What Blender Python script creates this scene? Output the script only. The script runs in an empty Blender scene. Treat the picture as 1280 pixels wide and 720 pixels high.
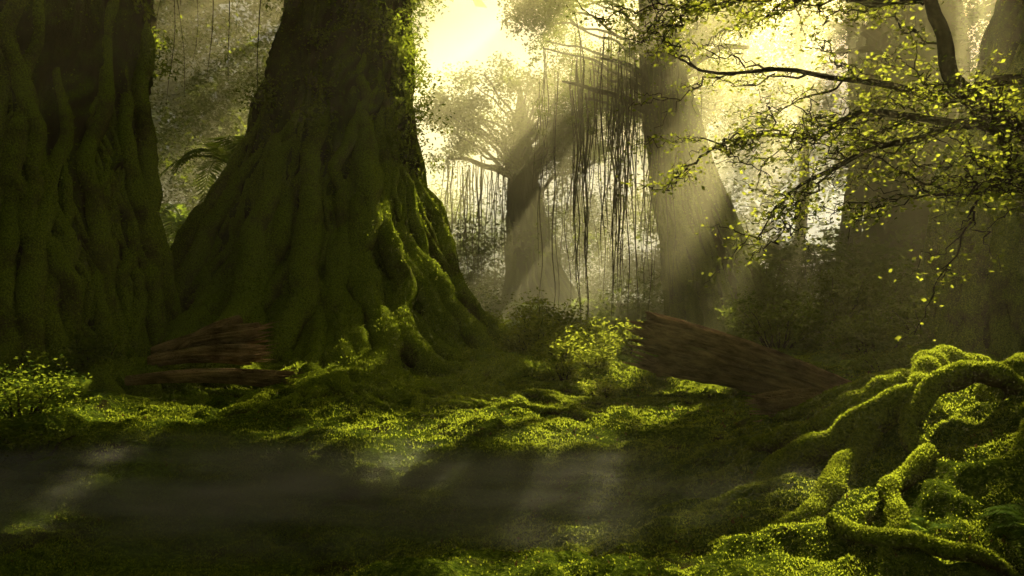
import bpy, math
import numpy as np
from mathutils import Vector, Matrix
rng=np.random.default_rng(11)
scene=bpy.context.scene
# ------------------------------------------------------------ noise
_pt=np.random.default_rng(3).permutation(256); PERM=np.concatenate([_pt,_pt,_pt])
_g=np.random.default_rng(4).normal(size=(256,3)); GR=_g/np.linalg.norm(_g,axis=1)[:,None]
def pn(p):
    p=np.asarray(p,float); i=np.floor(p).astype(np.int64); f=p-i; i&=255
    u=f*f*f*(f*(f*6-15)+10)
    out=0
    for dx in (0,1):
        wx=u[:,0] if dx else 1-u[:,0]
        a=PERM[(i[:,0]+dx)&255]
        for dy in (0,1):
            wy=u[:,1] if dy else 1-u[:,1]
            b=PERM[(a+i[:,1]+dy)&255]
            for dz in (0,1):
                wz=u[:,2] if dz else 1-u[:,2]
                h=PERM[(b+i[:,2]+dz)&255]
                g=GR[h]
                out=out+wx*wy*wz*(g[:,0]*(f[:,0]-dx)+g[:,1]*(f[:,1]-dy)+g[:,2]*(f[:,2]-dz))
    return out
def fbm(p,o=4,l=2.0,g=.5):
    s=0;a=1
    p=np.asarray(p,float)
    for k in range(o):
        s=s+a*pn(p+17.3*k); p=p*l; a*=g
    return s
def nrm(v): return v/np.maximum(np.linalg.norm(v,axis=-1,keepdims=True),1e-9)
def rdir(n): return nrm(rng.normal(size=(n,3)))
# ------------------------------------------------------------ terrain
def g2(x,y,cx,cy,sx,sy): return np.exp(-((x-cx)/sx)**2-((y-cy)/sy)**2)
def H(x,y):
    x=np.asarray(x,float); y=np.asarray(y,float)
    h=np.interp(y,[-50,0,5,8,10.5,16,26,40,70,400],[-.3,-.3,-.3,-.3,0,.3,.8,2.2,3,4])
    h=h-.55*g2(x,y,-2.2,7.2,3.4,1.5)+.30*g2(x,y,-.6,5.2,1.7,.7)
    h=h+1.0*g2(x,y,4.7,8.2,1.9,2.3)+.5*g2(x,y,4.0,6.0,1.6,1.2)
    h=h+.35*g2(x,y,-7.5,9,3,3)+.25*g2(x,y,-5,18,6,5)+.35*g2(x,y,11,17,5,5)+.25*g2(x,y,7,26,4,4)
    h=h+.18*g2(x,y,-.8,10.2,2.5,1.0)
    z=np.zeros_like(x)
    P=np.stack([x,y,z],-1).reshape(-1,3)
    fade=np.clip(1-(np.abs(y-15)-30)/60,.25,1)
    n=.34*fbm(P*.33,3)+.20*(np.abs(pn(P*.9+5))*1.2)+.22*np.abs(pn(P*2.1+9))+.08*pn(P*5.2)
    n=n+.05*np.abs(pn(P*9.+2))
    return h+n.reshape(x.shape)*fade
# ------------------------------------------------------------ mesh building
class Geo:
    def __init__(s): s.V=[];s.F=[];s.n=0
    def add(s,V,F):
        if len(V)==0: return
        s.V.append(np.asarray(V,float)); s.F.append(np.asarray(F,np.int64)+s.n); s.n+=len(V)
    def arr(s): return np.concatenate(s.V),np.concatenate(s.F)
def mkobj(name,V,F,mat,parent=None,smooth=True):
    V=np.ascontiguousarray(V,np.float32); F=np.ascontiguousarray(F,np.int32)
    me=bpy.data.meshes.new(name)
    me.vertices.add(len(V)); me.vertices.foreach_set('co',V.ravel())
    k=F.shape[1]
    me.loops.add(F.size); me.loops.foreach_set('vertex_index',F.ravel())
    me.polygons.add(len(F)); me.polygons.foreach_set('loop_start',np.arange(0,F.size,k,dtype=np.int32))
    me.polygons.foreach_set('use_smooth',np.full(len(F),smooth))
    me.update(calc_edges=True)
    me.materials.append(mat)
    ob=bpy.data.objects.new(name,me); scene.collection.objects.link(ob)
    if parent: ob.parent=parent
    return ob
def build(g,name,mat,parent=None,smooth=True):
    if g.n==0: return None
    V,F=g.arr(); return mkobj(name,V,F,mat,parent,smooth)
def empty(name):
    e=bpy.data.objects.new(name,None); scene.collection.objects.link(e); e.empty_display_size=.2; return e
def grid_faces(a,b,wrap):
    i=np.arange(a-1)[:,None]; j=np.arange(b if wrap else b-1)[None,:]
    j2=(j+1)%b
    return np.stack([i*b+j+0*i,i*b+j2,(i+1)*b+j2,(i+1)*b+j],-1).reshape(-1,4)
def tube(g,P,R,sides=8,rough=.12,fr=3.0,cap=False):
    P=np.asarray(P,float); R=np.asarray(R,float); n=len(P)
    T=nrm(np.gradient(P,axis=0))
    a=np.array([0,0,1.]) if abs(T[0,2])<.8 else np.array([1.,0,0])
    N=np.zeros((n,3)); v=np.cross(T[0],a); v/=np.linalg.norm(v)
    for i in range(n):
        v=v-T[i]*np.dot(v,T[i]); v=v/max(np.linalg.norm(v),1e-9); N[i]=v
    B=np.cross(T,N)
    th=np.linspace(0,2*np.pi,sides,endpoint=False)
    D=N[:,None]*np.cos(th)[None,:,None]+B[:,None]*np.sin(th)[None,:,None]
    rr=R[:,None]*np.ones(sides)
    if rough>0:
        q=(P[:,None]+D*R[:,None,None]).reshape(-1,3)
        rr=rr*(1+rough*2*pn(q*fr+3.3).reshape(n,sides))
    V=(P[:,None]+D*rr[:,:,None]).reshape(-1,3)
    g.add(V,grid_faces(n,sides,True))
def smooth_path(K,n):
    K=np.asarray(K,float); m=len(K)
    t=np.linspace(0,m-1,n); out=[]
    for tt in t:
        i=min(int(tt),m-2); f=tt-i
        p0=K[max(i-1,0)];p1=K[i];p2=K[i+1];p3=K[min(i+2,m-1)]
        out.append(.5*((2*p1)+(-p0+p2)*f+(2*p0-5*p1+4*p2-p3)*f*f+(-p0+3*p1-3*p2+p3)*f**3))
    return np.array(out)
def leafq(g,C,D,S,L,W):
    L=np.asarray(L)[:,None]; W=np.asarray(W)[:,None]
    n=len(C); Nn=np.cross(D,S)
    V=np.stack([C,C+D*L*.45+S*W*.5+Nn*W*.15,C+D*L,C+D*L*.45-S*W*.5+Nn*W*.15],1).reshape(-1,3)
    g.add(V,np.arange(4*n).reshape(n,4))
def rleaves(g,C,size,down=.3,flat=.5,asp=.5):
    n=len(C)
    if n==0: return
    D=rng.normal(size=(n,3)); D[:,2]=D[:,2]*flat-down; D=nrm(D)
    U=rng.normal(size=(n,3))*.6; U[:,2]+=1
    S=nrm(np.cross(D,U))
    L=size*rng.uniform(.6,1.3,n)
    leafq(g,C,D,S,L,L*asp)
# sun
AZ=math.radians(30); EL=math.radians(38)
S=np.array([math.cos(EL)*math.sin(AZ),math.cos(EL)*math.cos(AZ),math.sin(EL)])
# openings cut into the foliage to steer the sun: (x,y,z,radius) of the places that catch the sun
TARG=[(-.3,11.6,.1,1.6),(-2.1,11.3,.1,.6),(-1.6,15.2,.4,1.5),(-2.0,18.0,3.4,2.7),(-1.3,16.9,1.0,2.2),(-3.0,16.0,1.4,1.7),
      (3.6,7.2,.6,.8),(4.9,8.4,1.0,.9),(3.8,8.2,3.6,1.5),(2.6,8.2,4.1,1.3),(2.6,5.6,.1,.4),
      (1.6,17.5,1.2,1.9),(.2,17.5,1.0,1.4),(-7.9,15.8,8,1.6),(3.4,14.4,.9,1.6),
      (-1.3,24,6.2,1.5),(.9,27,5.2,1.1),(3.2,27,4.0,1.0),(-2.5,31,10,1.8),(-2.5,46,15,4.5),(-3,60,20,8),(7.5,25.5,4,1.1),(11.5,27,6,1.2),(14,30,7,1.4),(-8.5,28,7,2.4),(-2.0,19.5,8.6,1.5),
      (1.0,13.6,.2,.8),(-4,14.2,1,.9),(8,21,3,1.0),(12,50,18,3.0),(-4.2,8.3,.1,.35),(.6,10.0,.1,.5)]
TARG=np.array(TARG)
def lit_mask(C,scale=1.0):
    keep=np.ones(len(C),bool)
    for t in TARG:
        d=C-t[:3]; s=d@S
        q=np.linalg.norm(d-s[:,None]*S,axis=1)
        keep&=~((q<t[3]*scale)&(s>.8))
    return keep
# ------------------------------------------------------------ materials
def newmat(name):
    m=bpy.data.materials.new(name); m.use_nodes=True; nt=m.node_tree; nt.nodes.clear()
    return m,nt,nt.nodes.new('ShaderNodeOutputMaterial')
def ramp(nt,fac,cols):
    r=nt.nodes.new('ShaderNodeValToRGB'); e=r.color_ramp.elements
    while len(e)<len(cols): e.new(.5)
    for el,(p,c) in zip(e,cols): el.position=p; el.color=(*c,1)
    nt.links.new(fac,r.inputs[0]); return r.outputs[0]
def noise(nt,co,scale,detail=6,rough=.6,stretch=None):
    if stretch:
        mp=nt.nodes.new('ShaderNodeMapping'); mp.inputs['Scale'].default_value=stretch; nt.links.new(co,mp.inputs[0]); co=mp.outputs[0]
    n=nt.nodes.new('ShaderNodeTexNoise'); n.inputs['Scale'].default_value=scale; n.inputs['Detail'].default_value=detail; n.inputs['Roughness'].default_value=rough
    nt.links.new(co,n.inputs['Vector']); return n.outputs[0]
def math2(nt,op,a,b,clamp=False):
    m=nt.nodes.new('ShaderNodeMath'); m.operation=op; m.use_clamp=clamp
    for i,v in enumerate((a,b)):
        if isinstance(v,(int,float)): m.inputs[i].default_value=v
        else: nt.links.new(v,m.inputs[i])
    return m.outputs[0]
def mixc(nt,f,a,b,blend='MIX'):
    m=nt.nodes.new('ShaderNodeMix'); m.data_type='RGBA'; m.blend_type=blend
    for idx,v in ((0,f),(6,a),(7,b)):
        if isinstance(v,(int,float)): m.inputs[idx].default_value=v
        elif isinstance(v,tuple): m.inputs[idx].default_value=(*v,1)
        else: nt.links.new(v,m.inputs[idx])
    return m.outputs[2]
def bark_moss(name,bark_a,bark_b,moss_a,moss_b,amount,stretch=(1,1,.22),bstr=.9,bsc=8,dist=.07):
    m,nt,out=newmat(name); L=nt.links
    co=nt.nodes.new('ShaderNodeTexCoord').outputs['Object']
    geo=nt.nodes.new('ShaderNodeNewGeometry'); sep=nt.nodes.new('ShaderNodeSeparateXYZ'); L.new(geo.outputs['Normal'],sep.inputs[0])
    nb=noise(nt,co,bsc,4,.7,stretch)
    nm=noise(nt,co,1.4,3,.6); nmf=noise(nt,co,38,3,.7)
    bark=ramp(nt,nb,[(.3,bark_a),(.7,bark_b)])
    moss=ramp(nt,nmf,[(.3,moss_a),(.7,moss_b)])
    f=math2(nt,'ADD',math2(nt,'MULTIPLY',sep.outputs[2],.8),amount)
    f=math2(nt,'ADD',f,math2(nt,'MULTIPLY',math2(nt,'SUBTRACT',nm,.5),3.0))
    f=math2(nt,'ADD',f,math2(nt,'MULTIPLY',math2(nt,'SUBTRACT',nmf,.5),1.6),True)
    col=mixc(nt,f,bark,moss)
    hgt=math2(nt,'ADD',nb,math2(nt,'MULTIPLY',nmf,.5))
    bp=nt.nodes.new('ShaderNodeBump'); bp.inputs['Strength'].default_value=bstr; bp.inputs['Distance'].default_value=dist; L.new(hgt,bp.inputs['Height'])
    p=nt.nodes.new('ShaderNodeBsdfDiffuse'); p.inputs['Roughness'].default_value=.6
    L.new(col,p.inputs[0]); L.new(bp.outputs[0],p.inputs['Normal']); L.new(p.outputs[0],out.inputs[0])
    return m
MOSSA=(.024,.042,.005); MOSSB=(.23,.275,.022)
M_trunk=bark_moss('mossy_bark',(.013,.009,.006),(.050,.036,.020),(.018,.034,.004),(.12,.155,.015),.25)
M_root=bark_moss('mossy_root_bark',(.020,.014,.008),(.09,.065,.032),MOSSA,MOSSB,.75,(1,1,1))
M_log=bark_moss('rotten_red_wood',(.045,.024,.015),(.45,.29,.19),MOSSA,(.12,.14,.02),-.85,(.35,1,1),1.0,6,.10)
M_twig=bark_moss('branch_bark',(.012,.009,.006),(.06,.045,.028),MOSSA,(.08,.09,.02),-.3,(1,1,1),.5)
def ground_mat():
    m,nt,out=newmat('moss_ground'); L=nt.links
    co=nt.nodes.new('ShaderNodeTexCoord').outputs['Object']
    a=noise(nt,co,.9,3,.6); b=noise(nt,co,24,4,.75); c=noise(nt,co,5,3,.65)
    moss=ramp(nt,b,[(.28,(.014,.026,.003)),(.5,(.060,.090,.009)),(.74,(.20,.25,.022))])
    soil=ramp(nt,b,[(.3,(.012,.008,.005)),(.7,(.05,.034,.018))])
    f=math2(nt,'MULTIPLY',math2(nt,'SUBTRACT',math2(nt,'ADD',math2(nt,'MULTIPLY',a,.6),math2(nt,'MULTIPLY',c,.4)),.54),9.,True)
    col=mixc(nt,f,moss,soil)
    h=math2(nt,'ADD',b,math2(nt,'MULTIPLY',c,1.6))
    bp=nt.nodes.new('ShaderNodeBump'); bp.inputs['Strength'].default_value=1; bp.inputs['Distance'].default_value=.07; L.new(h,bp.inputs['Height'])
    p=nt.nodes.new('ShaderNodeBsdfDiffuse'); p.inputs['Roughness'].default_value=.8
    L.new(col,p.inputs[0]); L.new(bp.outputs[0],p.inputs['Normal']); L.new(p.outputs[0],out.inputs[0])
    return m
M_ground=ground_mat()
def leaf_mat(name,a,b,tr,trans=.45,sc=3.):
    m,nt,out=newmat(name); L=nt.links
    co=nt.nodes.new('ShaderNodeTexCoord').outputs['Object']
    f=noise(nt,co,sc*2.5,2,.8)
    col=ramp(nt,f,[(.33,a),(.67,b)]); colt=ramp(nt,f,[(.33,tuple(x*.5 for x in tr)),(.67,tr)])
    d=nt.nodes.new('ShaderNodeBsdfDiffuse')
    t=nt.nodes.new('ShaderNodeBsdfTranslucent'); L.new(col,d.inputs[0]); L.new(colt,t.inputs[0])
    mx=nt.nodes.new('ShaderNodeMixShader'); mx.inputs[0].default_value=trans
    L.new(d.outputs[0],mx.inputs[1]); L.new(t.outputs[0],mx.inputs[2]); L.new(mx.outputs[0],out.inputs[0])
    return m
M_leaf=leaf_mat('canopy_leaves',(.018,.036,.007),(.075,.115,.014),(.27,.33,.025),.5)
M_leaf2=leaf_mat('bright_leaves',(.030,.055,.01),(.12,.16,.018),(.42,.46,.04),.5)
M_maple=leaf_mat('maple_leaves',(.022,.042,.01),(.08,.12,.016),(.34,.38,.035),.5,4)
M_fern=leaf_mat('fern_leaves',(.020,.042,.010),(.075,.12,.020),(.28,.37,.035),.5)
M_moss=leaf_mat('moss_sprigs',(.026,.046,.006),(.15,.19,.018),(.35,.41,.03),.45,3.2)
M_dry=leaf_mat('dry_leaves',(.05,.028,.012),(.16,.09,.03),(.1,.06,.02),.2,9)
# ------------------------------------------------------------ scatter on surface
def scatter(V,F,count,mask=None,size=.03,thick=.3,g=None,jit=.7,asp=.45,sizefn=None):
    A=V[F[:,0]];B=V[F[:,1]];C=V[F[:,2]];D=V[F[:,3]]
    nn=np.cross(C-A,D-B); ar=np.linalg.norm(nn,axis=1)*.5; nu=nn/np.maximum(ar[:,None]*2,1e-9)
    w=ar.copy()
    if mask is not None: w*=mask((A+C)/2,nu)
    if w.sum()<=0: return g or Geo()
    idx=rng.choice(len(F),count,p=w/w.sum())
    u=rng.random(count)[:,None]; v=rng.random(count)[:,None]
    P=(A[idx]*(1-u)+B[idx]*u)*(1-v)+(D[idx]*(1-u)+C[idx]*u)*v
    n=nu[idx]; Dd=nrm(n+jit*rng.normal(size=(count,3))*.7)
    Ss=nrm(np.cross(Dd,rdir(count)))
    L=size*rng.uniform(.5,1.4,count)
    if sizefn is not None: L=L*sizefn(P)
    g=g or Geo(); leafq(g,P-n*L[:,None]*.15,Dd,Ss,L,L*asp); return g
# ------------------------------------------------------------ ground
def axis(segs):
    o=[]
    for a,b,st in segs: o.append(np.arange(a,b,st))
    return np.concatenate(o)
gx=np.concatenate([axis([(-400,-100,50),(-100,-30,6),(-30,-14,.7),(-14,-7,.12),(-7,7,.045),(7,14,.12),(14,30,.7),(30,100,6),(100,401,50)])])
gy=np.concatenate([axis([(-60,-10,6),(-10,3,.6),(3,10,.045),(10,18,.07),(18,30,.2),(30,60,.8),(60,120,6),(120,401,40)])])
GX,GY=np.meshgrid(gx,gy); GZ=H(GX,GY)
GV=np.stack([GX,GY,GZ],-1).reshape(-1,3); GF=grid_faces(len(gy),len(gx),False)
mkobj('ground',GV,GF,M_ground)
sub=(GV[GF[:,0],1]>3.4)&(GV[GF[:,0],1]<24)&(np.abs(GV[GF[:,0],0])<1.5+.72*GV[GF[:,0],1])
GFs=GF[sub]
def gm(C,n):
    q=np.clip(.45+2.0*pn(C*np.array([1.1,1.1,.0])+4)+1.2*pn(C*np.array([3.3,3.3,.0])+4),.06,1)
    return q/np.maximum(C[:,1],4)**1.7
mg=scatter(GV,GFs,400000,gm,.024,sizefn=lambda P:np.clip(P[:,1]/7,.75,2.6))
build(mg,'moss_carpet',M_moss)
def gm2(C,n): return (pn(C*np.array([.8,.8,0])+8)>.05)/np.maximum(C[:,1],4)**1.5
dl=scatter(GV,GFs,2600,gm2,.05,jit=1.6,asp=.5,sizefn=lambda P:np.clip(P[:,1]/9,.8,1.8)); build(dl,'fallen_leaves',M_dry)
# ------------------------------------------------------------ trees
class Trunk:
    def __init__(s,zt,xt,yt,rt,seed=0,lobes=.22,nl=5,rid=.3):
        s.zt,s.xt,s.yt,s.rt=map(np.array,(zt,xt,yt,rt)); s.seed=seed; s.l=lobes; s.nl=nl; s.rid=rid
    def ax(s,z): return np.interp(z,s.zt,s.xt),np.interp(z,s.zt,s.yt)
    def r(s,th,z):
        R=np.interp(z,s.zt,s.rt); R0=s.rt[0]
        th=np.asarray(th,float)+0*z; z=z+0*th
        w=.10*np.sin(z*.9+3*th)+.06*np.sin(z*2.1+7*th+s.seed)
        c,sn=np.cos(th+w),np.sin(th+w); f=np.clip((R/R0-.3)/.7,0,1)
        q=np.stack([c*s.nl*.42+s.seed,sn*s.nl*.42,z*.10],-1).reshape(-1,3)
        lob=pn(q).reshape(th.shape)
        q2=np.stack([c*4.2+s.seed,sn*4.2,z*.22],-1).reshape(-1,3)
        rg=(1-3.0*np.abs(pn(q2))).reshape(th.shape)
        q3=np.stack([c*9+s.seed,sn*9,z*.5],-1).reshape(-1,3)
        rg2=(1-3.0*np.abs(pn(q3+7))).reshape(th.shape)
        return R*(1+s.l*2*lob*f)+R/ (R+1.0)*(s.rid*1.3*rg+s.rid*.75*rg2)-s.rid*.5
    def mesh(s,g,z0,z1,nth=260,nz=170):
        z=np.concatenate([np.linspace(z0,z0+(z1-z0)*.5,int(nz*.7),endpoint=False),np.linspace(z0+(z1-z0)*.5,z1,nz-int(nz*.7))])
        th=np.linspace(0,2*np.pi,nth,endpoint=False)
        Z,T=np.meshgrid(z,th,indexing='ij'); R=s.r(T,Z); cx,cy=s.ax(Z)
        V=np.stack([cx+R*np.cos(T),cy+R*np.sin(T),Z],-1).reshape(-1,3); F=grid_faces(len(z),nth,True)
        g.add(V,F)
    def root(s,g,th0,z0,rad,ext,wander=.5,sides=9,out=.5):
        zb=s.zt[0]; n=int(14+z0*4)
        z=np.linspace(z0,zb,n)
        k=rng.uniform(0,50); w=pn(np.stack([z*.45+k,z*0+k,z*0],-1))*wander+.3*wander*pn(np.stack([z*1.3+k,z*0,z*0+k],-1))
        th=th0+w
        R=s.r(th,z); kern=np.ones(5)/5; R=np.convolve(np.pad(R,2,'edge'),kern,'valid')
        R=R+np.interp(np.linspace(0,1,n),[0,.12,.35,1],[-.25,-.02,rad*out,rad*out]); cx,cy=s.ax(z)
        x=cx+R*np.cos(th); y=cy+R*np.sin(th)
        z=np.maximum(z,H(x,y)+rad*.2)
        m=max(int(ext/.22),4); e=np.linspace(0,ext,m+1)[1:]
        th2=th[-1]+ (rng.normal()*.25)*(e/max(ext,1))+.5*pn(np.stack([e*.5+k,e*0,e*0+3],-1))
        R2=R[-1]+e; x2=cx[-1]+R2*np.cos(th2); y2=cy[-1]+R2*np.sin(th2)
        z2=H(x2,y2)+rad*(.4-1.3*(e/ext))+.08*pn(np.stack([e*1.3+k,e*0,e*0],-1))
        P=np.concatenate([np.stack([x,y,z],-1),np.stack([x2,y2,z2],-1)])
        t=np.linspace(0,1,len(P)); rr=rad*np.interp(t,[0,.12,.5,.75,1],[.15,.55,.95,.9,.2])
        tube(g,P,rr,sides,.25,2.2)
def limb(g,a,b,r0,r1,sag=.15,n=14,sides=8):
    a=np.array(a,float);b=np.array(b,float); t=np.linspace(0,1,n)[:,None]
    P=a+(b-a)*t; L=np.linalg.norm(b-a); P[:,2]+=sag*L*np.sin(t[:,0]*np.pi)
    k=rng.uniform(0,90); off=np.stack([pn(np.stack([t[:,0]*3+k+j*9,t[:,0]*0+j,t[:,0]*0],-1)) for j in range(3)],-1)
    P=P+off*L*.16*np.sin(t*np.pi)
    tube(g,P,np.linspace(r0,r1,n),sides,.15); return P
def clump(g,c,r,n,size,mask=1.0,**k):
    d=rdir(n)*(rng.random(n)**.45)[:,None]*np.array([1,1,.62]); P=np.array(c)+d*r
    q=pn(P*(1.6/r)+3)+.25*pn(P*5/r)
    P=P[q>-.12]
    if mask: P=P[lit_mask(P,float(mask))]
    rleaves(g,P,size,**k)
def crown(gw,gl,T,ztop,centers,rad,nleaf,size,mask=1.0,lr=.3):
    for c in centers:
        c=np.array(c,float)
        if mask and lit_mask(c[None],mask)[0]==False: continue
        zb=np.clip(c[2]-2.5,ztop*.55,ztop)
        bx,by=T.ax(zb); limb(gw,(bx,by,zb),c,np.interp(zb,T.zt,T.rt)*lr,.03,.08)
        for k in range(3):
            cc=c+rng.normal(size=3)*rad*np.array([.7,.7,.35])
            clump(gl,cc,rad*rng.uniform(.6,1.),nleaf//3,size,mask)
def tree(name,T,zb,zt,nroots,zr,rad,ext,fuzz,cr,crad,cn,cs,thr=(0,2*math.pi),hi=True,mask=1.0,lr=.3,extra=()):
    e=empty(name); g=Geo(); T.mesh(g,zb,zt,*( (300,200) if hi else (120,90)))
    V,F=g.arr(); mkobj('trunk',V,F,M_trunk,e)
    gr=Geo()
    for i in range(nroots):
        q=rng.random()**1.6
        T.root(gr,rng.uniform(*thr),rng.uniform(*zr)*rng.random()**.5+.8+max(zb,0),rad[0]+(rad[1]-rad[0])*q,rng.uniform(*ext))
    for (th,z0,rd,ex,ou) in extra: T.root(gr,th,z0,rd,ex,.35,14,ou)
    if gr.n: mkobj('roots',*gr.arr(),M_root,e)
    if fuzz:
        def fm(C,n): return np.clip(.25+n[:,2]+1.3*pn(C*1.3),0,1)*np.clip(1.3-(C[:,2])/9,.12,1)*np.clip(-n[:,1]+.5,0,1)
        gf=Geo()
        if gr.n: scatter(*gr.arr(),int(fuzz*.65),fm,.06,g=gf)
        scatter(V,F,int(fuzz*.35),fm,.07,g=gf)
        build(gf,'moss',M_moss,e)
    gw=Geo(); gl=Geo()
    if len(cr): crown(gw,gl,T,zt-.5,cr,crad,cn,cs,mask,lr)
    return e,gw,gl
def vines(g,gl,P0,L,r=(.012,.035),nleaf=0):
    for p,l in zip(P0,L):
        n=max(int(l/.35),5); t=np.linspace(0,1,n); k=rng.uniform(0,99)
        P=np.stack([p[0]+.4*pn(np.stack([t*l*.4+k,t*0,t*0],-1))+rng.normal()*.25*t,p[1]+.4*pn(np.stack([t*l*.4,t*0+k,t*0],-1)),p[2]-t*l],-1)
        tube(g,P,rng.uniform(*r)*np.interp(t,[0,.8,1],[1,.8,.3]),5,.3)
        if nleaf:
            m=int(nleaf*l*rng.random()**2)
            if m: i=rng.integers(0,n,m); rleaves(gl,P[i]+rng.normal(size=(m,3))*.06,.10,down=1.2)
# big tree
T1=Trunk([-.6,.3,1.0,1.8,3,4.6,7.6,9.6,14,22],[-5.0,-5.0,-5.0,-4.95,-4.85,-4.7,-4.3,-4.05,-3.7,-3.5],[20]*10,[6.1,4.9,4.0,3.2,2.6,2.12,1.58,1.34,1.1,.7],seed=2.3,lobes=.20,rid=.45)
cr=[(-4+rng.uniform(-6.5,3),20+rng.uniform(-5,6),rng.uniform(13,21)) for _ in range(20)]
but=[(rng.uniform(math.pi*1.05,math.pi*2.2),rng.uniform(2.2,7.5),rng.uniform(.18,.36),rng.uniform(.8,2.2),rng.uniform(.7,1.3)) for _ in range(58)]
e,gw,gl=tree('banyan_tree',T1,-.6,21,200,(1.5,9),(.07,.22),(.8,3.6),130000,cr,2.2,1000,.26,thr=(math.pi*.9,math.pi*2.25),extra=but)
for i in range(60):
    z=rng.uniform(5.5,12.5); th=rng.uniform(-2.3,.35) if i%3 else rng.uniform(-.7,.3); R=T1.r(np.array([th]),np.array([z]))[0]+rng.uniform(-.1,.35); cx,cy=T1.ax(z)
    clump(gl,(cx+R*math.cos(th),cy+R*math.sin(th),z),rng.uniform(.4,1.0),420,.10,mask=False,down=.6)
vp=[(rng.uniform(-9.5,-5.6),rng.uniform(15.5,19),rng.uniform(10,13)) for _ in range(26)]
vines(gw,gl,vp,rng.uniform(1.5,5,26),nleaf=3,r=(.008,.02))
build(gw,'limbs',M_twig,e); build(gl,'foliage',M_leaf,e)
# left tree
T2=Trunk([-.6,.3,1.2,4,9,20],[-10.4,-10.4,-10.3,-10.2,-10.0,-9.8],[16]*6,[3.5,3.1,2.75,2.4,2.35,1.7],seed=7.1,lobes=.12)
cr=[(-11+rng.uniform(-5,5),15+rng.uniform(-7,5),rng.uniform(11.5,17)) for _ in range(24)]
but=[(rng.uniform(math.pi*1.3,math.pi*2.1),rng.uniform(3,9),rng.uniform(.16,.28),rng.uniform(.5,1.5),rng.uniform(.7,1.1)) for _ in range(24)]
e,gw,gl=tree('banyan_tree',T2,-.6,19,110,(2,9.5),(.06,.22),(.5,2.5),40000,cr,2.4,1000,.34,thr=(math.pi*1.2,math.pi*2.2),extra=but)
for i in range(16):
    z=rng.uniform(7,11); th=rng.uniform(-1.6,.4); R=T2.r(np.array([th]),np.array([z]))[0]+rng.uniform(0,.4); cx,cy=T2.ax(z)
    clump(gl,(cx+R*math.cos(th),cy+R*math.sin(th),z),rng.uniform(.4,.8),260,.11,mask=False,down=.6)
build(gw,'limbs',M_twig,e); build(gl,'foliage',M_leaf,e)
# right tree with hanging vines
T3=Trunk([.2,.8,1.5,2.6,4.2,8.1,10.3,15],[7.2,7.1,6.9,6.6,6.2,5.2,4.8,4.4],[26]*8,[2.3,1.9,1.6,1.38,1.18,.85,.6,.3],seed=4.4,lobes=.15,rid=.28)
cr=[(rng.uniform(.9,8.2),rng.uniform(26.8,30.5),rng.uniform(9.4,13.4)) for _ in range(80)]+[(1.4,27.5,9.8),(2.8,28,10.4),(1.2,28,11.4),(7.4,27,10.6),(3.8,27,11),(8,28,12)]
but=[(rng.uniform(math.pi*1.0,math.pi*2.0),rng.uniform(3,8),rng.uniform(.12,.22),rng.uniform(.8,2.5),rng.uniform(.6,1.0)) for _ in range(16)]
e,gw,gl=tree('banyan_tree',T3,.2,14,80,(1.5,9),(.05,.18),(.5,2.5),30000,cr,1.1,1900,.12,thr=(math.pi*.9,math.pi*2.1),mask=.5,lr=.08,extra=but)
for i in range(40):
    clump(gl,(rng.uniform(1.0,6.8),rng.uniform(24.6,26.4),rng.uniform(9.8,12.6)),rng.uniform(.6,1.1),560,.10,mask=.42,down=.6)
limb(gw,(5.3,26,7.9),(1.6,25.4,9.2),.16,.04,.05); limb(gw,(5.1,26,8.6),(2.8,25,9.8),.12,.04); limb(gw,(5.0,26,9),(7.8,26.3,10.6),.16,.06)
vp=[]
for i in range(140):
    x=rng.choice([rng.uniform(.8,5.2),rng.normal()*.35+4.9,rng.normal()*.2+2.2,rng.normal()*.2+3.6]); vp.append((x,25.7+rng.normal()*.7,rng.uniform(8.6,11)))
vines(gw,gl,vp,2.5+6.5*rng.random(140)**1.4,(.007,.026),nleaf=9)
for i in range(18):
    x=rng.uniform(.6,5.2); zz=rng.uniform(8.6,10.6)
    for k in range(3): clump(gl,(x,25.4+rng.normal()*.4,zz-k*.45),.38-.08*k,240,.09,mask=.5,down=1.5)
build(gw,'limbs_and_vines',M_twig,e); build(gl,'foliage',M_leaf,e)
# mid background tree
T4=Trunk([1.2,2.4,4,7,9,13.5],[1.9,1.5,1.1,.7,.5,.4],[40]*6,[2.5,1.8,1.25,.9,.7,.12],seed=9.4,rid=.25)
cr=[(.6+rng.uniform(-4.5,4.8),39.5+rng.uniform(-3,3),rng.uniform(9.8,13.5)) for _ in range(40)]
e,gw,gl=tree('banyan_tree',T4,1.2,13.4,40,(2,8),(.08,.24),(.5,2.5),0,cr,1.25,1100,.17,hi=False,mask=.25,lr=.15)
limb(gw,(.6,40,8.6),(-3.2,39.5,9.6),.26,.05,.05); limb(gw,(.6,40,8.8),(4.2,39.5,10.4),.26,.05,.05)
vp=[(rng.uniform(-3.6,3.6),39.7+rng.normal()*.5,rng.uniform(8.8,9.8)) for _ in range(90)]
vines(gw,gl,vp,1.5+5*rng.random(90),(.012,.032),nleaf=8)
for i in range(26):
    clump(gl,(rng.uniform(-4.0,4.4),38.6+rng.normal()*.7,rng.uniform(8.8,11)),rng.uniform(.4,1.0),320,.15,mask=.5,down=.8)
build(gw,'limbs_and_vines',M_twig,e); build(gl,'foliage',M_leaf,e)
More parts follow.
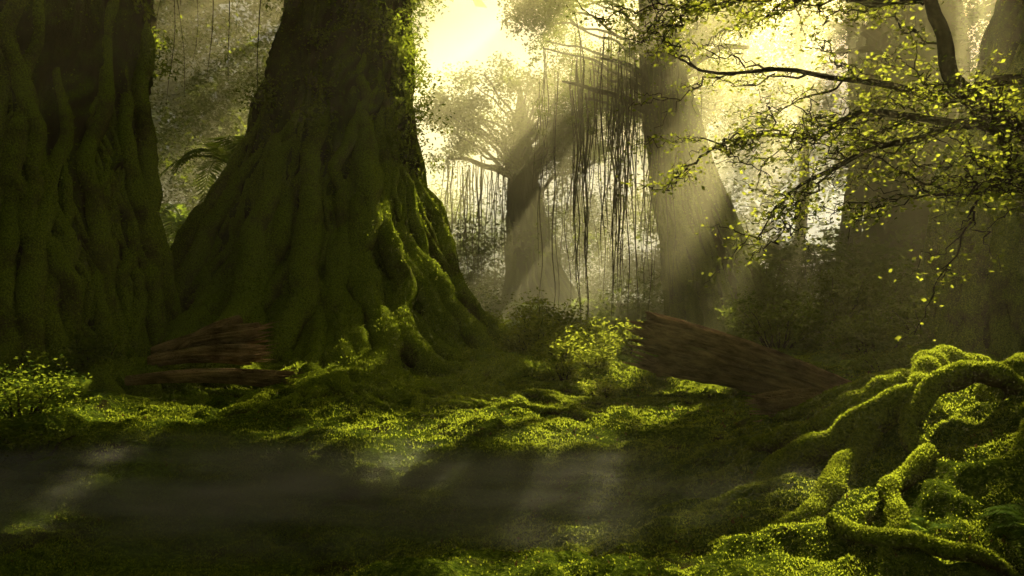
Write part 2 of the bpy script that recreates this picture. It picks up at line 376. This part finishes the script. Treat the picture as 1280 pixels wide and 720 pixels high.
# far right near trunk
T5=Trunk([-.2,.8,1.6,4,8,12,18],[12.0,12.0,12.0,11.9,12.3,13.4,15.5],[17.5]*7,[2.8,2.25,1.95,1.75,1.5,1.1,.8],seed=12.2,lobes=.14,rid=.36)
cr=[(15+rng.uniform(-4,4),18+rng.uniform(-4,4),rng.uniform(13,18)) for _ in range(10)]
but=[(rng.uniform(math.pi*.8,math.pi*1.6),rng.uniform(3,9),rng.uniform(.14,.28),rng.uniform(.8,2.5),rng.uniform(.8,1.2)) for _ in range(30)]
e,gw,gl=tree('banyan_tree',T5,-.2,17,90,(1.5,9),(.06,.2),(.5,3.5),36000,cr,2.0,900,.26,thr=(math.pi*.7,math.pi*1.8),extra=but)
build(gw,'limbs',M_twig,e); build(gl,'foliage',M_leaf,e)
# hazy massive trunk on the right
T6=Trunk([0,1.5,3,6,10,24],[17.6,17.6,17.6,17.4,17.3,17],[34]*6,[3.6,3.0,2.5,2.1,1.9,1.3],seed=15.2)
cr=[(17+rng.uniform(-6,5),34+rng.uniform(-3,2),rng.uniform(10.5,17)) for _ in range(18)]
e,gw,gl=tree('banyan_tree',T6,0,23,40,(2,8),(.1,.3),(1,3),0,cr,2.0,1200,.2,hi=False,mask=.8,lr=.15)
build(gw,'limbs',M_twig,e); build(gl,'foliage',M_leaf,e)
# ------------------------------------------------------------ distant forest + added shade canopy
e=empty('distant_forest'); gw=Geo(); gl=Geo()
for i in range(24):
    y=rng.uniform(40,80); x=rng.uniform(-.75*y,.75*y)
    if abs(x/y)<.16 or -.42<x/y<-.2: continue
    r=rng.uniform(.25,.6); zb=float(H(x,y))-.5; top=36
    Tt=Trunk([zb,zb+.8,zb+2.5,zb+8,top],[x,x,x+rng.normal()*.3,x+rng.normal()*1.,x+rng.normal()*2],[y]*5,[r*2,r*1.5,r*1.1,r,r*.5],seed=i*1.7)
    Tt.mesh(gw,zb,top,40,40)
for i in range(480):
    y=rng.uniform(33,74); a=rng.uniform(-.8,.8); x=a*y
    z=rng.uniform(4,1.6+.48*y)
    if -.12<a<.13 and z>1.6+.17*y: continue
    if -.16<a<.04 and z>1.6+.13*y: continue
    clump(gl,(x,y,z),rng.uniform(1.3,3.0),440,.24,mask=.6)
for i in range(130):
    y=rng.uniform(44,72); a=rng.uniform(-.50,-.17); clump(gl,(a*y,y,rng.uniform(5,1.6+.46*y)),rng.uniform(2,3.5),420,.36,mask=False)
for i in range(70):   # leafy backdrop of the glade
    y=rng.uniform(42,50); clump(gl,(rng.uniform(-10,12),y,rng.uniform(3,9.5)),rng.uniform(1.2,2.2),420,.22,mask=False)
for i in range(80):
    clump(gl,(rng.uniform(-13,-5.5),rng.uniform(24,33),rng.uniform(2,15)),rng.uniform(.9,1.9),420,.16,mask=.5)
for i in range(430):
    y=rng.uniform(27,72); x=rng.uniform(-.8*y,.8*y)
    if abs(x-1.0)<2.5 and y<42: continue
    z=float(H(x,y)); lim=1.2 if abs(x-1)<6 else 3.5
    clump(gl,(x,y,z+rng.uniform(.2,lim)),rng.uniform(.9,2.0),260,.24,mask=False)
for i in range(280):
    a=rng.uniform(-.9,.9); y=rng.uniform(74,96); x=a*y
    hmax=36 if abs(a+.01)>.13 else 14
    clump(gl,(x,y,rng.uniform(3,hmax)),rng.uniform(3,5.5),300,.6,mask=False)
for i in range(190):   # unseen foliage wall added behind the viewpoint to cut sky light
    x=rng.uniform(-22,20); y=rng.uniform(-14,-9); z=rng.uniform(0,17)
    clump(gl,(x,y,z),rng.uniform(1.6,3),220,.58,mask=False)
for i in range(110):  # more unseen foliage, added on the left to keep that side dark
    x=rng.uniform(-20,-10); y=rng.uniform(-8,9); z=rng.uniform(2,17)
    clump(gl,(x,y,z),rng.uniform(1.6,3),220,.58,mask=False)
build(gw,'trunks',M_trunk,e); build(gl,'foliage',M_leaf,e)
gl=Geo()  # unseen leaf layer added to block the sun except through the cut openings
for i in range(620):
    x=rng.uniform(-32,50); y=rng.uniform(-6,60); z=rng.uniform(15,25)
    if y<3 and x>-1 and rng.random()<.3: continue
    if z<1.9+y*.42+1: z=1.9+y*.42+rng.uniform(1,5)
    if z>34: continue
    clump(gl,(x,y,z),rng.uniform(2.0,3.6),280,.62)
for i in range(520):
    x=rng.uniform(-40,85); y=rng.uniform(52,118); z=rng.uniform(22,34)
    if z<1.9+y*.42+1: z=1.9+y*.42+rng.uniform(1,6)
    clump(gl,(x,y,z),rng.uniform(3,5.5),220,1.2)
# unseen leaf clumps added toward the sun to shade the near left
for (px,py_,pz,rr,nn_) in [(-6.3,9.6,.5,1.8,10),(-4,6,-.3,2.0,11),(-2.2,5,-.2,1.6,8),(-6,7,0,2.0,10),(-8.5,12,1,2,10),(-2,7.5,-.3,1.3,4)]:
    for k in range(nn_):
        s_=rng.uniform(27,33); c=np.array([px,py_,pz])+S*s_+rng.normal(size=3)*rr*.5
        clump(gl,c,rr*.8,260,.5)
build(gl,'added_shade_canopy',M_leaf)
# ------------------------------------------------------------ ferns, shrubs
def fern(L,nf,nl=22):
    g=Geo(); C=[];D=[];Sd=[];LL=[];W=[]
    for i in range(nf):
        a=2*math.pi*i/nf+rng.normal()*.25; l=L*rng.uniform(.75,1.15); up=rng.uniform(.55,1.15); dr=rng.uniform(.75,1.2)
        t=np.linspace(0,1,nl); h=np.array([math.cos(a),math.sin(a),0]); s=np.array([-h[1],h[0],0])
        tw=.15*rng.normal()
        P=h*(l*t*.85)[:,None]+np.array([0,0,1.])*(l*(up*t-dr*t*t))[:,None]+s*(tw*l*t*t)[:,None]
        tube(g,P,np.linspace(.012,.003,nl)*L,4,0)
        T=nrm(np.gradient(P,axis=0))
        for sg in (-1,1):
            d=nrm(T*.45+s*sg*.95+np.array([0,0,-.12])+.05*rng.normal(size=(nl,3)))[2:]
            C.append(P[2:]);D.append(d);Sd.append(nrm(T[2:]-d*np.sum(T[2:]*d,1)[:,None]))
            ll=l*.30*np.sin(np.pi*np.clip(t*.86+.12,0,1))**.8; LL.append(ll[2:]);W.append(np.full(nl-2,l*.042))
    leafq(g,np.concatenate(C),np.concatenate(D),np.concatenate(Sd),np.concatenate(LL),np.concatenate(W))
    return g
fern_me=[]
for k in range(4):
    o=build(fern(1.0,11+k,24),'fern',M_fern); fern_me.append(o.data); bpy.data.objects.remove(o)
def put_fern(x,y,s,z=None):
    o=bpy.data.objects.new('fern',fern_me[rng.integers(4)]); scene.collection.objects.link(o)
    o.location=(x,y,(float(H(x,y)) if z is None else z)-.02); o.scale=(s,s,s*rng.uniform(.85,1.2)); o.rotation_euler=(rng.normal()*.1,rng.normal()*.1,rng.uniform(0,6.28)); return o
for x,y,s in [(-.4,18.4,1.2),(.2,17.2,.8),(-1.1,21,1.4),(.5,22,1.5),(1.6,20.5,1.2),(2.4,22,1.3),(-.2,24,1.5),(1.0,27,1.7),(2.6,28,1.6),(3.6,23,1.2),(-.6,16.6,.7),(.9,16.0,.6),(1.4,17.0,.9),(-.2,19.8,1.2),(3.4,20.5,1.2),(4.2,22,1.3),(.1,15.6,.5),(2.2,19,1.1),
    (-6.0,9.6,.8),(-5.4,8.8,.6),(-7.1,10.6,.8),(-6.6,12.2,.8),(-8.0,13,.8),(5.0,6.6,.3),(4.35,6.1,.28),(3.5,5.3,.42),(3.15,4.9,.34),(2.9,5.6,.22),(6.3,9.4,.6),(5.4,8.0,.4),(4.9,7.3,.3),
    (7.6,20,1.0),(8.8,19,1.1),(9.6,21,1.3),(8.2,22.5,1.3),(10.5,23,1.4),(11.6,21,1.3),(7.2,18,.7),(9.0,16.5,.9),(6.4,19.5,.7),(12.5,25,1.6),(13.5,22,1.3),(6.9,16.8,.7),(8.1,17.2,.9),(7.6,15.4,.6),
    (-9.0,21,1.3),(-8.4,23,1.4),(-10,24,1.6),(-9.4,26,1.6),(5.4,18,.6),(4.6,21,.8),(3.2,18.5,.55),(4.9,24,1.1),(-2.9,24.5,1.3)]: put_fern(x,y,s)
for i in range(60):
    y=rng.uniform(20,38); x=rng.uniform(-.5*y,.6*y)
    if abs(x+4.5)<4.5 and y<25: continue
    put_fern(x,y,rng.uniform(.8,1.8))
def tree_fern(x,y,h,s):
    e=empty('tree_fern'); g=Geo(); z=float(H(x,y)); P=np.stack([x+np.linspace(0,.4,14),np.full(14,y)+0.,np.linspace(z-.2,z+h,14)],-1)
    tube(g,P,np.linspace(.16,.10,14),10,.3,6); build(g,'stem',M_twig,e)
    o=put_fern(x+.4,y,s,z+h); o.name='fronds'; o.parent=e
for a in [(-8.0,21.5,5.0,2.3),(-8.2,26,2.6,2.2),(-10.6,25,3.4,2.3),(11.5,27,2.2,2.2),(9.5,29,2.6,2.3)]: tree_fern(*a)
def shrub(x,y,r,h,n,size,mat,name='shrub'):
    e=empty(name); gw=Geo(); gl=Geo(); z=float(H(x,y))
    for k in range(int(9+r*5)):
        a=rng.uniform(0,6.28); d=r*rng.random()**.6; c=np.array([x+math.cos(a)*d,y+math.sin(a)*d,z+h*rng.uniform(.35,1)*(1-.35*d/r)])
        P=limb(gw,(x+math.cos(a)*d*.2,y+math.sin(a)*d*.2,z-.1),c,.022,.006,.1,9,5)
        for q in range(4):
            cc=P[rng.integers(4,9)]+rng.normal(size=3)*.13*r
            d2=rdir(n//16)*(rng.random(n//16)**.5)[:,None]*r*.42*np.array([1,1,.6])
            rleaves(gl,cc+d2,size,down=.15,flat=.4)
    build(gw,'stems',M_twig,e); build(gl,'leaves',mat,e)
for a in [(1.0,17.2,.9,1.0,900,.085),(1.7,18.2,.9,1.1,900,.09),(.5,19,1.0,1.3,900,.095),(1.7,16.2,.5,.55,700,.07),(1.0,15.0,.45,.45,600,.065),(2.9,19.5,.8,1.2,800,.09),(-.6,20.5,.9,1.2,800,.1),(1.6,13.9,.4,.35,500,.06),(1.0,22,1.1,1.8,900,.11),(-.9,16.8,.45,.45,500,.065)]: shrub(*a,M_leaf2)
for a in [(-6.3,10.2,.7,.7,900,.06),(-5.5,9.2,.5,.45,800,.05),(-7.3,11.4,.9,1.0,900,.07),(-7.4,14,.9,1.2,800,.09),(5.9,8.6,.55,.6,900,.055),(6.2,9.6,.7,.9,900,.065),(5.2,7.4,.3,.3,500,.04),
    (7.2,21.5,1.3,1.7,900,.12),(9.2,22.5,1.5,2.3,1000,.13),(11,24,1.7,2.8,1100,.14),(8.4,18.5,1.0,1.1,900,.1),(10.2,19.5,1.1,1.5,900,.11),(13,26,2,3.5,1200,.15),(8.6,27,1.7,3,1100,.15),(11,29,2.2,4.5,1200,.17),(14.5,24,1.6,3,1000,.14),(7.6,16.2,.6,.5,700,.08),
    (-8.4,20,1.1,2.2,900,.12),(-9.2,22,1.3,3.6,1100,.13),(-8.8,27,1.8,5,1300,.17),(-10.5,29,2.2,6.5,1400,.19),(-1.6,26,1.3,2.2,900,.13)]: shrub(*a,M_leaf)
# ------------------------------------------------------------ mossy roots in the foreground
def groundroot(g,K,rad,lift=.3,n=46,sides=14):
    K=[(a[0],a[1],a[2] if len(a)>2 else 0) for a in K]
    P=smooth_path(K,n); t=np.linspace(0,1,n); k=rng.uniform(0,80)
    P[:,0]+=.05*pn(np.stack([t*6+k,t*0,t*0],-1)); P[:,1]+=.1*pn(np.stack([t*5,t*0+k,t*0],-1))
    P[:,2]=H(P[:,0],P[:,1])+rad*lift+P[:,2]
    kern=np.ones(7)/7; zz=np.convolve(np.pad(P[:,2],3,'edge'),kern,'valid'); P[:,2]=np.maximum(zz,P[:,2]-rad*.3)
    tube(g,P,rad*np.interp(t,[0,.15,.7,1],[.8,1,.8,.25])*(1+.25*pn(np.stack([t*9+k,t*0,t*0],-1))),sides,.28,4)
g=Geo()
groundroot(g,[(6.6,9.0,.3),(5.4,8.7,.12),(4.6,8.5,.12),(4.1,8.0,.1),(3.95,7.4,-.1)],.18)
groundroot(g,[(6.4,8.2,.35),(5.3,8.0,.22),(4.9,7.7,.18),(4.5,7.5,.02),(4.4,7.1,-.15)],.15)
groundroot(g,[(4.65,7.3,.12),(4.2,7.25,.26),(3.75,7.2,.24),(3.5,7.05,.06),(3.45,6.8,-.1)],.12)
groundroot(g,[(3.7,7.3,.15),(3.2,7.5,.1),(2.7,7.9,.05),(2.4,7.6,0),(2.1,7.3,-.1)],.15)
groundroot(g,[(4.0,8.1,.1),(3.3,8.3,.08),(2.8,8.6,.05),(2.5,8.9,-.1)],.15)
groundroot(g,[(3.5,7.6,.05),(2.9,7.0,.05),(2.5,6.5,.0),(2.0,6.3,-.1)],.12)
groundroot(g,[(3.4,6.5,.05),(2.9,6.1,.05),(2.7,5.6,.02),(2.3,5.2,-.1)],.08)
groundroot(g,[(2.4,6.0,.0),(2.6,5.5,.04),(2.95,5.1,.05),(3.3,5.0,0)],.065)
groundroot(g,[(5.6,9.4,.1),(4.7,9.4,.1),(3.9,9.5,.05),(3.2,9.8,-.05)],.16)
for i in range(10):
    x=rng.uniform(2.2,5.5); y=rng.uniform(5.4,9.6); a=rng.uniform(2.4,4.2)
    K=[(x,y,0)]
    for k in range(4): a+=rng.normal()*.35; x+=math.cos(a)*.4; y+=math.sin(a)*.4; K.append((x,y,0))
    K[-1]=(x,y,-.1); groundroot(g,K,rng.uniform(.03,.08),.1,30,9)
for i in range(34):   # roots creeping across the clearing from the big trees
    x=rng.uniform(-5.5,1.0); y=rng.uniform(13,16.5); a=rng.uniform(-1.2,.2)
    K=[(x,y,0)]
    for k in range(6): a+=rng.normal()*.45; x+=math.cos(a)*.5; y+=math.sin(a)*.35; K.append((x,y,0))
    K[-1]=(x,y,-.15); groundroot(g,K,rng.uniform(.05,.14),.1,36,9)
e=empty('mossy_tree_roots'); V,F=g.arr(); mkobj('roots',V,F,M_root,e)
gf=scatter(V,F,120000,lambda C,n:np.clip(n[:,2]+.25+1.2*pn(C*2.),0,1)/np.maximum(C[:,1],4)**1.2,.020,sizefn=lambda P:np.clip(P[:,1]/7,.8,2)); build(gf,'moss',M_moss,e)
# ------------------------------------------------------------ logs (built along local X, then placed)
def log(name,a,b,r0,r1,seed,jag=.45):
    e=empty(name); a=Vector(a); b=Vector(b); L=(b-a).length; X_=(b-a).normalized()
    Y_=X_.cross(Vector((0,0,1))).normalized()*-1; Z_=X_.cross(Y_)
    e.matrix_world=Matrix(((X_.x,Y_.x,Z_.x,a.x),(X_.y,Y_.y,Z_.y,a.y),(X_.z,Y_.z,Z_.z,a.z),(0,0,0,1)))
    nth=200; nz=130
    th=np.linspace(0,2*np.pi,nth,endpoint=False); c,s=np.cos(th),np.sin(th)
    j0=jag*(1.2*np.abs(pn(np.stack([c*2.2+seed,s*2.2,c*0],-1)))+1.8*np.abs(pn(np.stack([c*6+seed,s*6,c*0],-1)))+.8*np.abs(pn(np.stack([c*15+seed,s*15,c*0],-1))))
    j0=-jag*.7*np.clip(s,-.4,1)+j0
    t=np.linspace(0,1,nz)[:,None]; X=j0[None]*(1-t)**4+t*L
    R=r0+(r1-r0)*t
    q=np.stack([c[None]*1.6+seed+0*t,s[None]*1.6+0*t,X*.4],-1).reshape(-1,3); q2=np.stack([c[None]*3.0+seed+0*t,s[None]*3.0+0*t,X*.35],-1).reshape(-1,3); q3=np.stack([c[None]*7+seed+0*t,s[None]*7+0*t,X*.9],-1).reshape(-1,3)
    R=R*(1+.20*pn(q).reshape(nz,nth)+.22*(1-3.4*np.abs(pn(q2).reshape(nz,nth)))+.13*(1-3*np.abs(pn(q3)).reshape(nz,nth)))
    def surf(R,X): return np.stack([X,R*c,R*s+.08*np.sin(X/L*3.14)],-1).reshape(-1,3)
    g=Geo(); g.add(surf(R,X),grid_faces(nz,nth,True))
    tt=np.linspace(0,1,16)[:,None]
    q=np.stack([c*6+tt*3,s*6+tt*2,0*c+tt*5],-1).reshape(-1,3)
    Xi=(j0[None]+tt*.6*jag)*(1-tt**1.5)+tt**1.5*(.7*jag)+jag*1.3*tt*(1-tt)*pn(q*1.5).reshape(16,nth)*2; Ri=R[0][None]*(1-tt*.985)
    g.add(surf(Ri,Xi),grid_faces(16,nth,True)[:,::-1])
    k6=np.linspace(0,1,6)[:,None]
    Xe=L+.25*jag*np.abs(pn(np.stack([c*5,s*5,c*0],-1)))[None]*k6; Re=R[-1][None]*(1-k6*.98)
    g.add(surf(Re,Xe),grid_faces(6,nth,True))
    V,F=g.arr(); mkobj('weathered_wood',V,F,M_log,e,smooth=True)
    gs=Geo()
    for k in range(26):
        an=rng.uniform(0,6.28); rr=r0*rng.uniform(.45,.98); l=jag*rng.uniform(.3,1.0)*(1+.5*max(math.sin(an),0))
        tl=rng.normal(size=3)*.06; tl[0]=0
        P=np.array([[.35-q_*(l+.35),rr*math.cos(an),rr*math.sin(an)] for q_ in np.linspace(0,1,6)])+np.linspace(0,1,6)[:,None]*tl; tube(gs,P,np.array([1,1,.8,.6,.35,.05])*r0*.14,5,.3,8)
    build(gs,'splinters',M_log,e)
    return e
log('fallen_log',(2.6,14.8,1.16),(5.6,13.0,.28),.46,.20,3.1,.45)
log('broken_log',(-4.5,14.1,1.34),(-6.3,14.0,1.0),.17,.10,5.7,.3)
log('broken_log',(-4.4,13.8,.98),(-6.2,13.6,.88),.15,.08,8.7,.3)
log('broken_log',(-5.8,13.9,1.05),(-4.9,14.4,1.62),.09,.06,4.4,.25)
log('broken_log',(-3.7,13.0,.62),(-6.2,12.8,.62),.12,.06,9.9,.25)
log('broken_log',(3.1,9.9,.5),(4.3,9.8,.55),.14,.10,1.9,.2)
# ------------------------------------------------------------ near tree whose boughs reach in from the right
e=empty('maple_tree'); gw=Geo(); gl=Geo()
zt=float(H(8.2,8.5))
tube(gw,smooth_path([(8.3,8.6,zt-.4),(8.1,8.5,zt+1),(7.7,8.4,2.2),(7.3,8.3,3.2),(6.9,8.3,4.4),(6.8,8.3,6.2),(6.5,8.4,8.5)],30),np.linspace(.42,.12,30),18,.25,2.5)
tips=[]
def bough(K,r0,r1,n=30):
    P=smooth_path(K,n); k=rng.uniform(0,90); t=np.linspace(0,1,n)
    P=P+.16*np.stack([pn(np.stack([t*6+k,t*0+j*7.1,t*0],-1)) for j in range(3)],-1)*np.clip(t*6,0,1)[:,None]
    tube(gw,P,np.linspace(r0,r1,n),9,.2,5); return P
def sub(P,depth,r,length,every=3,start=6):
    n=len(P); 
    for i in range(start,n,every):
        T=P[min(i+1,n-1)]-P[i-1]; T/=np.linalg.norm(T)
        sg=1 if rng.random()<.5 else -1
        side=np.cross(T,[0,0,1.]); side/=max(np.linalg.norm(side),1e-6)
        d=T*.75+side*sg*rng.uniform(.4,1.0)+np.array([0,0,rng.uniform(-.22,.30)]); d/=np.linalg.norm(d)
        l=length*rng.uniform(.6,1.2); K=[P[i]]
        for q in range(3): d=d+np.array([rng.normal()*.18,rng.normal()*.18,rng.normal()*.14-.03]); d/=np.linalg.norm(d); K.append(K[-1]+d*l/3)
        Q=bough(K,r,r*.3,14)
        if depth>0: sub(Q,depth-1,r*.5,length*.5,2,3)
        if depth<=1: tips.append(Q)
B=[]
B.append(bough([(7.0,8.3,3.8),(5.7,8.2,3.4),(5.14,8.1,3.55),(4.62,8.0,3.92),(4.26,7.9,4.32),(4.14,7.9,4.85),(3.9,8,5.6),(3.5,8,6.2)],.12,.04))
B.append(bough([(5.3,8.1,3.5),(4.85,8.1,3.62),(4.3,8.2,3.62),(3.7,8.2,3.72),(3.1,8.3,3.55),(2.5,8.2,3.5),(2.0,8.2,3.3)],.055,.011))
B.append(bough([(6.8,8.2,3.2),(5.6,8.0,2.85),(5.1,8.0,3.05),(4.75,7.9,3.45),(4.2,7.9,3.5),(3.6,7.8,3.3),(3.0,7.9,3.0),(2.7,7.9,2.75)],.065,.011))
B.append(bough([(6.8,8.3,4.6),(5.8,8.4,4.2),(5.1,8.5,4.15),(4.6,8.5,3.95),(4.0,8.6,4.15),(3.3,8.6,4.25),(2.5,8.7,4.3),(1.9,8.7,4.45)],.07,.011))
B.append(bough([(4.14,7.9,4.8),(3.6,8.0,4.75),(3.0,8.0,4.9),(2.4,8.1,4.85),(1.8,8.1,4.75)],.04,.01))
B.append(bough([(6.8,8.3,6.0),(5.6,8.6,5.6),(4.4,8.8,5.4),(3.2,8.9,5.3),(2.3,8.9,5.1)],.08,.015))
B.append(bough([(5.6,8.0,2.9),(5.0,7.6,2.95),(4.5,7.4,2.85),(3.9,7.3,2.75)],.04,.01))
for i,b in enumerate(B): sub(b,1,.014,1.0,2 if i else 4,5 if i not in(0,) else 8)
for Q in tips:
    m=int(32*rng.uniform(.2,1.5)); i=rng.integers(3,len(Q),m)
    P=Q[i]+rng.normal(size=(m,3))*np.array([.09,.09,.035])
    rleaves(gl,P,.05,down=.25,flat=.25,asp=.6)
build(gw,'trunk_and_boughs',M_twig,e); build(gl,'leaves',M_maple,e)
# ------------------------------------------------------------ fog and mist
def volmat(name,dens,col,g):
    m,nt,out=newmat(name); v=nt.nodes.new('ShaderNodeVolumeScatter'); v.inputs['Color'].default_value=(*col,1); v.inputs['Density'].default_value=dens; v.inputs['Anisotropy'].default_value=g
    nt.links.new(v.outputs[0],out.inputs['Volume']); return m,nt,v
def boxm(name,x0,x1,y0,y1,z0,z1,mat):
    BV=np.array([(x,y,z) for z in (z0,z1) for y in (y0,y1) for x in (x0,x1)],float)
    BF=np.array([(0,2,3,1),(4,5,7,6),(0,1,5,4),(2,6,7,3),(0,4,6,2),(1,3,7,5)])
    mkobj(name,BV,BF,mat,smooth=False)
boxm('fog',-60,70,-8,106,-3,19,volmat('thin_fog',.0014,(1,.92,.60),.6)[0])
boxm('fog',-55,65,20.5,105,-2.5,18.5,volmat('deep_fog',.024,(1,.92,.55),.62)[0])
mm,nt,v=volmat('mist',.3,(.95,.95,.90),.2)
co=nt.nodes.new('ShaderNodeTexCoord').outputs['Object']
sp=nt.nodes.new('ShaderNodeSeparateXYZ'); nt.links.new(co,sp.inputs[0])
def bell(o,c,w): 
    q=math2(nt,'DIVIDE',math2(nt,'SUBTRACT',o,c),w); return math2(nt,'SUBTRACT',1.,math2(nt,'MULTIPLY',q,q),True)
d=math2(nt,'MULTIPLY',bell(sp.outputs[0],-3.0,6.4),bell(sp.outputs[1],8.2,2.1)); d=math2(nt,'MULTIPLY',d,bell(sp.outputs[2],-.12,.42))
nn=noise(nt,co,1.0,5,.65,(.6,1.5,3.4)); nn=math2(nt,'MULTIPLY',math2(nt,'SUBTRACT',nn,.42),4.,True)
nt.links.new(math2(nt,'MULTIPLY',math2(nt,'MULTIPLY',d,nn),.8),v.inputs['Density'])
boxm('ground_mist',-9.4,3.2,6.1,10.3,-.6,.32,mm)
# ------------------------------------------------------------ light, sky, camera
w=bpy.data.worlds.new('World'); scene.world=w; w.use_nodes=True; nt=w.node_tree
bg=nt.nodes['Background']; sk=nt.nodes.new('ShaderNodeTexSky'); sk.sky_type='NISHITA'; sk.sun_disc=False; sk.sun_elevation=EL; sk.sun_rotation=AZ; sk.dust_density=5
nt.links.new(mixc(nt,1.0,sk.outputs[0],(1,.84,.43),'MULTIPLY'),bg.inputs[0]); bg.inputs[1].default_value=.115
ld=bpy.data.lights.new('sun','SUN'); ld.energy=29; ld.angle=math.radians(.5); ld.color=(1,.85,.41)
lo=bpy.data.objects.new('sun',ld); scene.collection.objects.link(lo); lo.rotation_euler=Vector(S).to_track_quat('Z','Y').to_euler(); lo.location=(5,40,30)
cd=bpy.data.cameras.new('camera'); cam=bpy.data.objects.new('camera',cd); scene.collection.objects.link(cam); scene.camera=cam
cd.lens=28; cd.sensor_width=36; cd.shift_y=.031; cd.clip_end=1500; cam.location=(0,0,1.6); cam.rotation_euler=(math.radians(90),0,0)
scene.view_settings.view_transform='Standard'; scene.view_settings.look='None'; scene.view_settings.exposure=0
print('built')
